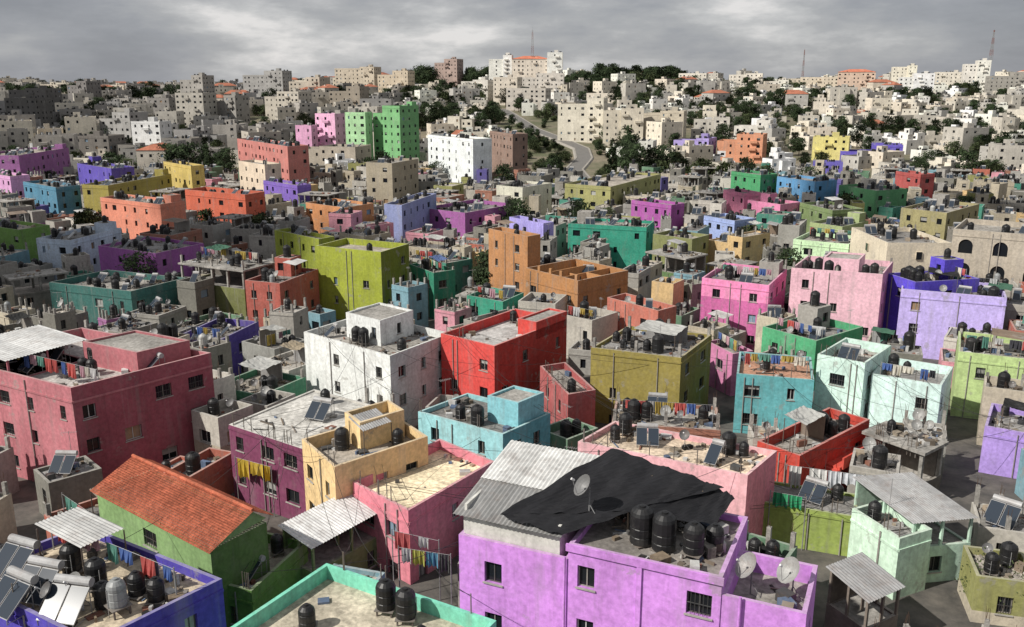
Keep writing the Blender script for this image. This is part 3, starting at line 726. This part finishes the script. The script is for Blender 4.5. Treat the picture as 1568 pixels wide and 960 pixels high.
def far_house(name,u0,u1,vt,dist,col,rot=.35,dens=1.0,depth=None,level=0,roof=None):
    ang=math.atan((480-vt)/F)-PIT
    z=CZ+dist*math.tan(ang); cd=dist*cp+(CZ-z)*sp
    x0=(u0-784)/F*cd; x1=(u1-784)/F*cd; Wt=x1-x0
    D=depth or min(14,Wt*.6); 
    W=max(4,(Wt-D*abs(math.sin(rot)))/math.cos(rot))
    e1=V((-math.cos(rot),math.sin(rot))); e2=V((math.sin(rot),math.cos(rot)))
    o_=V((x1-D*math.sin(rot),dist))
    rng=random.Random(int(u0*7+vt)); mb=MB(); zb=min(terr(o_.x,o_.y),terr(x0,dist+8))-3; mt='wall' if dist<410 else 'rock'
    if W>11 and rng.random()<.7 and not roof:   # stepped massing
        f=rng.uniform(.35,.65)
        shell(mb,o_,e1,e2,W*f-.01,D,z,zb,lin(col),rng,ph=.8,lod=1,dens=dens,skip=.2,colR=lin(col,.95),roofcol=(.3,.28,.25),fh=3.1,mat=mt)
        shell(mb,o_+e1*(W*f)+e2*rng.uniform(0,1.5),e1,e2,W*(1-f),D-1.5,z-rng.choice((1.2,3.1)),zb,lin(col,1.05),rng,ph=.8,lod=1,dens=dens,skip=.2,colR=lin(col,.95),roofcol=(.3,.28,.25),fh=3.1,mat=mt)
        Wf=W*f
    else:
        shell(mb,o_,e1,e2,W,D,z,zb,lin(col),rng,ph=.8,lod=1,dens=dens,skip=.15,colR=lin(col,.95),roofcol=(.3,.28,.25),fh=3.1,mat=mt); Wf=W
    for k in range(int((z-zb)/3.1)-2):   # balconies
        if dist>380 and rng.random()<.7 and Wf>6:
            x=rng.uniform(.3,Wf-3.5); zz=z-.8-3.1*(k+1)+.2; mb.box(o_,e1,e2,x,x+3.1,-1.1,-.003,zz-.15,zz+.85,mt,lin(col,.92))
    if level: roof_clutter(mb,o_,e1,e2,Wf,D,z-.8,rng,.5,300,None,lin(col))
    else:
        mb.box(o_,e1,e2,Wf*.3,Wf*.3+3,D*.3,D*.3+3,z-.8,z+1.8,mt,lin(col,.95))
        for i in range(4):
            p=o_+e1*rng.uniform(1,Wf-1)+e2*rng.uniform(1,D-1); mb.cyl((p.x,p.y,z-.8),(p.x,p.y,z+.8),.6,.6,8,'plastic',(.05,.05,.05))
    if roof:
        q=[o_-e1*.4-e2*.4,o_-e1*.4+e2*(D+.4),o_+e1*(W+.4)+e2*(D+.4),o_+e1*(W+.4)-e2*.4]
        a=o_+e1*(W*.3)+e2*D/2; b_=o_+e1*(W*.7)+e2*D/2
        P3=lambda p,zz:(p.x,p.y,zz); zz=z+.02
        for f in ([P3(q[3],zz),P3(q[0],zz),P3(a,z+2.4),P3(b_,z+2.4)],[P3(q[1],zz),P3(q[2],zz),P3(b_,z+2.4),P3(a,z+2.4)],[P3(q[0],zz),P3(q[1],zz),P3(a,z+2.4)],[P3(q[2],zz),P3(q[3],zz),P3(b_,z+2.4)]):
            mb.poly(f,'tile',lin((190,110,82)))
    mb.build(name); FOOT.append([o_,o_+e2*D,o_+e1*W+e2*D,o_+e1*W])
FH=[
('green_apartment_building',562,637,162,370,(114,172,114),.6),('light_green_apartment_building',526,566,172,372,(164,208,156),.3),
('pink_apartment_building',478,526,174,385,(222,168,200),.5),('pink_apartment_building',450,482,192,380,(216,158,194),.3),
('stone_apartment_building',855,935,150,460,(212,205,188),.25),('stone_apartment_building',925,992,166,445,(202,193,175),.15),('stone_apartment_building',988,1060,170,455,(194,184,164),.3),
('stone_apartment_building',1065,1125,180,480,(192,187,177),.2),('stone_apartment_building',1130,1195,184,470,(208,204,196),.4),
('lavender_house',1035,1106,212,400,(164,148,208),.5),('orange_house',1105,1188,206,395,(206,142,108),.4),
('yellow_house',1252,1316,210,400,(206,195,118),.4),('indigo_house',1298,1398,222,390,(102,88,188),.3),('indigo_house',1250,1300,248,350,(104,94,182),.3),
('apartment_building',268,318,115,640,(160,156,150),.3),('apartment_building',262,320,142,520,(168,163,153),.3),('apartment_building',318,372,146,530,(150,146,140),.4),('apartment_building',364,440,108,700,(160,158,155),.3),
('apartment_building',436,500,118,680,(178,168,153),.4),('apartment_building',395,470,140,560,(183,176,163),.4),('apartment_building',508,580,102,760,(193,180,160),.3),
('apartment_building',575,632,108,740,(198,183,160),.3),('apartment_building',500,560,132,600,(150,140,126),.3),
('apartment_building',663,708,90,800,(172,150,140),.35),('apartment_building',705,755,122,700,(210,205,195),.3),('apartment_building',92,142,124,700,(124,120,118),.4),
('apartment_building',0,78,135,600,(112,109,106),.3),('apartment_building',0,60,150,520,(104,102,99),.2),('apartment_building',180,265,150,560,(134,130,126),.2),
('apartment_building',1042,1090,112,820,(215,208,195),.35),('apartment_building',1120,1175,112,850,(220,212,198),.3),('apartment_building',1175,1215,122,800,(225,218,205),.3),
('apartment_building',1290,1350,110,780,(198,173,153),.35),('apartment_building',1372,1412,100,850,(225,218,200),.3),('apartment_building',1385,1440,112,760,(232,229,222),.3),
('apartment_building',1440,1490,110,840,(215,208,194),.3),('apartment_building',1525,1600,110,760,(160,156,148),.2),('apartment_building',1200,1290,118,820,(215,202,180),.2),
('stone_tower_building',1484,1526,92,800,(225,220,210),.3),('apartment_building',440,560,225,350,(170,160,145),.3),('low_hall',40,170,208,400,(120,115,110),.1),('low_hall',165,300,212,395,(130,126,120),.15),
('apartment_building',140,210,172,440,(160,158,155),.3),('white_house',196,250,186,410,(210,210,208),.2),
('apartment_building',755,800,118,650,(200,190,175),.3),('apartment_building',775,845,135,600,(185,178,168),.3),
('white_house',945,1012,216,380,(205,205,197),.3),
]
for (nm,u0,u1,vt,d,c,r) in FH: far_house(nm,u0,u1,vt,d,c,r,level=1 if d<400 else 0,roof=(nm=='apartment_building' and u0 in(1290,)))
far_house('hilltop_institute',748,786,84,720,(232,227,218),.1,dens=.5)
far_house('hilltop_institute',784,842,90,712,(216,205,190),.1,depth=14,roof=True)
far_house('hilltop_institute',838,863,80,708,(228,224,215),.1,dens=.4)
far_house('hilltop_institute',770,866,112,690,(208,201,191),.1)
trees=[]
y=345.0; rs=random.Random(9)
while y<1100:
    half=.64*y+30; x=-half
    while x<half:
        px=x+rs.uniform(-6,6); py=y+rs.uniform(-7,7); left=px<-.12*py
        x+=16.5 if not left else 20
        if near_road(px,py,11) or (-5<px<47 and 340<py<560): trees.append((px,py)); trees.append((px+6,py+5)); continue
        q=[V((px-7,py-6)),V((px+7,py-6)),V((px+7,py+6)),V((px-7,py+6))]
        if any(abs(f[0].x-px)<45 and abs(f[0].y-py)<40 and overlap(q,f) for f in FOOT): continue
        r=rs.random()
        if r<.15: trees.append((px,py)); continue
        if left: me=rs.choice(DRK+DRK+MID[:5] if py>430 else DRK+LOW)
        else: me=rs.choice(LOW+LOW+MID if py>600 else LOW+LOW+LOW+MID[:3])
        inst(me,'apartment_building',(px,py,terr(px,py)-rs.uniform(0,1.5)),rs.choice((0,.3,.5,-.2,.4))+rs.choice((0,0,math.pi,math.pi/2)),(rs.uniform(.8,1.1),rs.uniform(.8,1.1),rs.uniform(.8,1.1)))
        if rs.random()<.4: trees.append((px+9,py-6))
    y+=20+ (y-345)*.013
# ================================================================ terrain, road
xs=[-2600,-1600,-1000]+[-760+i*20 for i in range(77)]+[1000,1600,2600]
ys=[-60,-20,0]+[15*i for i in range(1,90)]+[1450,1600,1900,2300,2800,3600,5000]
vs=[(x,y,terr(x,y)-.02) for y in ys for x in xs]; nx=len(xs)
fs=[(j*nx+i,j*nx+i+1,(j+1)*nx+i+1,(j+1)*nx+i) for j in range(len(ys)-1) for i in range(nx-1)]
me=bpy.data.meshes.new('ground'); me.from_pydata(vs,[],fs); me.materials.append(M['ground'])
ob=bpy.data.objects.new('ground',me); COL.objects.link(ob)
mb=MB(); pts=[]
for (a,b_),(c,d) in zip(roadpts,roadpts[1:]):
    for k in range(6): pts.append(V((a+(c-a)*k/6,b_+(d-b_)*k/6)))
prev=None
for i in range(len(pts)-1):
    t=(pts[i+1]-pts[i]).normalized(); n=V((t.y,-t.x)); z=terr(pts[i].x,pts[i].y)+.45
    row=[(pts[i]+n*s,z+h) for s,h in ((-5.2,-1.2),(-4.0,.15),(-3.2,.15),(-3.2,0),(3.2,0),(3.2,.15),(4.0,.15),(5.2,-1.2))]
    row=[(p.x,p.y,h) for p,h in row]
    if prev:
        for k in range(7):
            mb.poly([prev[k],prev[k+1],row[k+1],row[k]],'asphalt' if k==3 else 'wall',(.3,.28,.25))
    prev=row
mb.build('road')
# ================================================================ trees
def tree_mesh(seed,h,rw,kind='round',nclump=60,nleaf=34,ls=.5,tone=1.0):
    rng=random.Random(seed); mb=MB()
    mb.cyl((0,0,-1),(0,0,h*.5),.05*h*.6,.03*h*.5,8,'bark',(.10,.075,.05))
    for i in range(nclump):
        if kind=='cypress':
            z=rng.uniform(.08,1)*h; rmax=rw*math.sin(min(1,(1-z/h)*2.2+.12)*math.pi/2); a=rng.uniform(0,6.28); r=rmax*math.sqrt(rng.random())
            cr=.35*rw+.2
        elif kind=='pine':
            z=h*rng.uniform(.3,1); rmax=rw*(1-.55*abs((z/h-.6)/.4)); a=rng.uniform(0,6.28); r=rmax*rng.random()**.5; cr=.3*rw
        else:
            z=h*rng.uniform(.22,1); rmax=rw*math.sqrt(max(0.05,1-((z/h-.58)/.45)**2)); a=rng.uniform(0,6.28); r=rmax*rng.random()**.45; cr=.3*rw
        c=V((r*math.cos(a),r*math.sin(a),z))
        if kind!='cypress' and rng.random()<.4: mb.cyl((0,0,h*rng.uniform(.2,.45)),c,.02*h*.6,.01*h*.4,5,'bark',(.09,.07,.05),False)
        k=rng.uniform(.5,1.5)*tone; base=(.030*k,.046*k,.020*k) if kind!='round' else (.048*k,.062*k,.026*k)
        for j in range(nleaf):
            d=V((rng.gauss(0,1),rng.gauss(0,1),rng.gauss(0,.8)))*cr*.5; p=c+d
            e=V((rng.gauss(0,1),rng.gauss(0,1),rng.gauss(0,1))).normalized(); f=e.orthogonal().normalized(); s=ls*rng.uniform(.5,1.2)
            mb.poly([p-e*s*.6,p+f*s*.4,p+e*s*.6,p-f*s*.4],'leaf',sh(base,rng.uniform(.8,1.25)))
    return mb.mesh('tree')
TR=[tree_mesh(1,7,3.4),tree_mesh(2,6,3.6),tree_mesh(3,9,3.6,'pine'),tree_mesh(4,8,3.3,'pine'),tree_mesh(5,11,1.5,'cypress'),tree_mesh(6,3.6,2.8),tree_mesh(7,4,2.6,'round',60,30,.16,1.6)]
NMS=['broadleaf_tree','broadleaf_tree','pine_tree','pine_tree','cypress_tree','shrub','broadleaf_tree']
def plant(k,x,y,s=1,dz=0): inst(TR[k],NMS[k],(x,y,terr(x,y)+dz),rs.uniform(0,6),s)
for (x,y) in trees:
    if near_road(x,y,6): continue
    k=rs.choice((0,1,2,3,2,3,0)) ; s=rs.uniform(.8,1.3)*(1.0 if y<600 else 1.25)
    if -5<x<47 and y<560: k=rs.choice((5,5,5,1)); s=rs.uniform(.5,.9)
    plant(k,x,y,s)
    for q in range(rs.randint(0,2)):
        xx=x+rs.uniform(-8,8);yy2=y+rs.uniform(-8,8)
        if not near_road(xx,yy2,6): plant(rs.choice((0,2,3,5)),xx,yy2,s*.85)
for (x,y,k,s) in ((44,345,4,1.8),(48,350,4,1.5),(40,356,4,1.3),(46,338,2,1.5),(52,342,3,1.5),(58,345,2,1.4),(64,352,0,1.4),(70,330,0,1.3),(78,325,1,1.3),(66,322,1,1.2),(84,322,2,1.1),(90,318,0,1.1),(56,330,1,1.3),(-118,330,2,1.6),(-124,334,3,1.7),(-130,338,2,1.5),(-115,338,4,1.5),(-112,328,4,1.3),(-140,345,3,1.5),(14,330,2,1.0),(16,345,3,1.1),(-2,420,4,1.2),(8,440,3,1.2),(-4,400,2,1.2)): plant(k,x,y,s)
def belt(u0,u1,dist,n,s):
    for i in range(n):
        d=dist+rs.uniform(-25,25); x=(rs.uniform(u0,u1)-784)/F*d*.97; plant(rs.choice((2,3,2,0)),x,d,s*rs.uniform(.8,1.2))
belt(915,1045,860,60,1.9); belt(630,662,800,14,2.2); belt(720,750,820,14,2.0); belt(0,260,760,40,1.5); belt(865,915,800,14,1.6); belt(1180,1600,700,30,1.0); belt(1500,1600,420,20,1.0); belt(640,760,520,18,1.2); belt(320,365,560,10,1.3); belt(1000,1250,560,20,1.0); belt(1250,1500,480,20,.95); belt(60,260,470,24,1.1)
plant(6,31.5,51,.85)
for i in range(30):   # courtyard trees among the houses
    for tr in range(20):
        y=rs.uniform(140,330); x=rs.uniform(-.6,.62)*y
        if near_road(x,y,6): continue
        q=[V((x-1,y-1)),V((x+1,y-1)),V((x+1,y+1)),V((x-1,y+1))]
        if any(abs(f[0].x-x)<32 and abs(f[0].y-y)<32 and overlap(q,f) for f in FOOT): continue
        plant(rs.choice((0,1,3,2)),x,y,rs.uniform(.7,1.05)); break
# ================================================================ masts
def mast(u,vt,vb,dist,w=1.2):
    zt=CZ+dist*math.tan(math.atan((480-vt)/F)-PIT); zb=CZ+dist*math.tan(math.atan((480-vb)/F)-PIT)
    x=(u-784)/F*dist*cp; mb=MB(); n=int((zt-zb)/1.6)
    for k in range(n):
        z0=zb+(zt-zb)*k/n; z1=zb+(zt-zb)*(k+1)/n; w0=w*(1-.75*k/n); w1=w*(1-.75*(k+1)/n)
        c=(.25,.10,.08) if (k//3)%2 else (.3,.3,.3)
        P0=[(x+a*w0,dist+b_*w0,z0) for a,b_ in ((-1,-1),(1,-1),(1,1),(-1,1))]; P1=[(x+a*w1,dist+b_*w1,z1) for a,b_ in ((-1,-1),(1,-1),(1,1),(-1,1))]
        for i in range(4):
            mb.cyl(P0[i],P1[i],.11,.11,4,'metal',c,False); mb.cyl(P0[i],P1[(i+1)%4],.06,.06,4,'metal',c,False); mb.cyl(P1[i],P1[(i+1)%4],.05,.05,4,'metal',c,False)
    mb.cyl((x,dist,zt),(x,dist,zt+2.5),.06,.03,5,'metal',(.3,.3,.3)); mb.build('lattice_radio_mast')
mast(815,46,92,718); mast(1512,46,94,805,1.3); mast(1228,76,125,900,.9)
# ================================================================ laundry + cables
washing(w3(1205,712,7.6),w3(1325,728,7.6),[(.62,.62,.6),(.55,.57,.6),(.6,.6,.58)],1,1.5)
washing(w3(600,812,8),w3(672,828,8),[(.4,.1,.1),(.1,.15,.35),(.5,.5,.5),(.5,.25,.1)],2)
washing(w3(610,838,7.6),w3(690,850,7.6),[(.4,.4,.1),(.1,.25,.35),(.5,.5,.5),(.1,.1,.1)],3)
washing(w3(1180,752,7),w3(1235,762,7),[(.04,.3,.14)],4,1.6)
washing(w3(360,700,6.8),w3(415,715,6.8),[(.5,.35,.05),(.3,.3,.3)],5,1.4)
rc=random.Random(31)
ks=list(range(0,24))
for i in range(130):
    ia=rc.choice(ks); ib=rc.choice(ks); a=PL[ia]; b_=PL[ib]
    if (a[0]-b_[0]).length>34 or (a[0]-b_[0]).length<6: continue
    fa,fb=rc.random(),rc.random()
    A=a[0]+a[1]*(a[3]*fa)+a[2]*.1; B=b_[0]+b_[1]*(b_[3]*fb)+b_[2]*.1
    p=V((A.x,A.y,H[ia][4]+1.0));q=V((B.x,B.y,H[ib][4]+1.0)); mb=MB(); prev=p
    for e in (p,q): mb.cyl(e-V((0,0,1.8)),e+V((0,0,.1)),.035,.035,6,'metal',(.15,.13,.11))
    for k in range(1,13):
        t=k/12; c=p.lerp(q,t)-V((0,0,1.5*4*t*(1-t))); mb.cyl(prev,c,.016,.016,4,'plastic',(.02,.02,.02),False); prev=c
    mb.build('overhead_cable')
# ================================================================ light, clouds, sky, camera
az=math.radians(243); el=math.radians(42)
sd=V((math.sin(az)*math.cos(el),math.cos(az)*math.cos(el),math.sin(el)))
def cloud(cx,cy,rx,ry,h,seed):
    """unseen cumulus added at height h so its shadow falls around (cx,cy)"""
    rng=random.Random(seed); c=V((cx,cy,8))+sd*(h/sd.z); mb=MB()
    for i in range(16):
        a=rng.uniform(0,6.28); r=rng.random()**.5*.75
        p=c+V((math.cos(a)*r*rx,math.sin(a)*r*ry,rng.uniform(-4,14))); R=min(rx,ry)*rng.uniform(.28,.5); n=20;m_=10; ph=[rng.uniform(0,6) for _ in range(3)]
        def sp_(i_,j_):
            th=math.pi*j_/m_; fi=2*math.pi*(i_%n)/n; d=V((math.sin(th)*math.cos(fi),math.sin(th)*math.sin(fi),math.cos(th)*(.5 if j_<m_/2 else .25)))
            k=1+.16*math.sin(d.x*5+ph[0])*math.sin(d.y*6+ph[1])+.1*math.sin(d.x*13+ph[2])*math.cos(d.y*11)
            return p+d*R*k
        for j_ in range(m_):
            for i_ in range(n): mb.poly([sp_(i_,j_),sp_(i_+1,j_),sp_(i_+1,j_+1),sp_(i_,j_+1)],'cloud',(.8,.8,.8))
    mb.build('cloud')
cloud(-85,160,42,44,520,1); cloud(-330,520,110,100,560,2); cloud(85,235,60,20,540,3)
sun=bpy.data.lights.new('sun','SUN'); sun.energy=5.0; sun.angle=math.radians(.7); sun.color=(1,.955,.88)
so=bpy.data.objects.new('sun',sun); so.rotation_euler=sd.to_track_quat('Z','Y').to_euler(); COL.objects.link(so)
w=bpy.data.worlds.new('World'); sc.world=w; w.use_nodes=True; nt=w.node_tree; bg=nt.nodes['Background']
sky=nt.nodes.new('ShaderNodeTexSky'); sky.sky_type='NISHITA'; sky.sun_disc=False; sky.sun_elevation=el; sky.sun_rotation=az
tc_=nt.nodes.new('ShaderNodeTexCoord'); mp=nt.nodes.new('ShaderNodeMapping'); nt.links.new(tc_.outputs['Generated'],mp.inputs[0]); mp.inputs['Scale'].default_value=(2.8,2.8,9.5); mp.inputs['Location'].default_value=(2.1,.9,.35)
n1=noise(nt,mp.outputs[0],1.7,10,.6); n2=noise(nt,mp.outputs[0],.8,5,.5)
n=math_(nt,'ADD',math_(nt,'MULTIPLY',n1,.6),math_(nt,'MULTIPLY',n2,.4))
cr=nt.nodes.new('ShaderNodeValToRGB'); nt.links.new(n,cr.inputs[0])
e=cr.color_ramp.elements; e[0].position=.38; e[0].color=(.27,.28,.31,1); e[1].position=.63; e[1].color=(.78,.76,.75,1)
x=e.new(.46); x.color=(.33,.34,.37,1); x=e.new(.53); x.color=(.42,.425,.44,1); x=e.new(.58); x.color=(.56,.56,.565,1)
sc10=nt.nodes.new('ShaderNodeVectorMath'); sc10.operation='SCALE'; nt.links.new(cr.outputs[0],sc10.inputs[0]); sc10.inputs['Scale'].default_value=10.0
c=mix(nt,.93,sky.outputs[0],sc10.outputs[0]); nt.links.new(c,bg.inputs['Color']); bg.inputs['Strength'].default_value=.1
cam=bpy.data.cameras.new('camera'); cam.sensor_width=36; cam.lens=36*F/1568; cam.clip_end=9000; cam.clip_start=.5
co=bpy.data.objects.new('camera',cam); co.location=(0,0,CZ); co.rotation_euler=(math.pi/2-PIT,0,0); COL.objects.link(co); sc.camera=co
sc.view_settings.view_transform='Standard'; sc.view_settings.look='None'; sc.view_settings.exposure=0
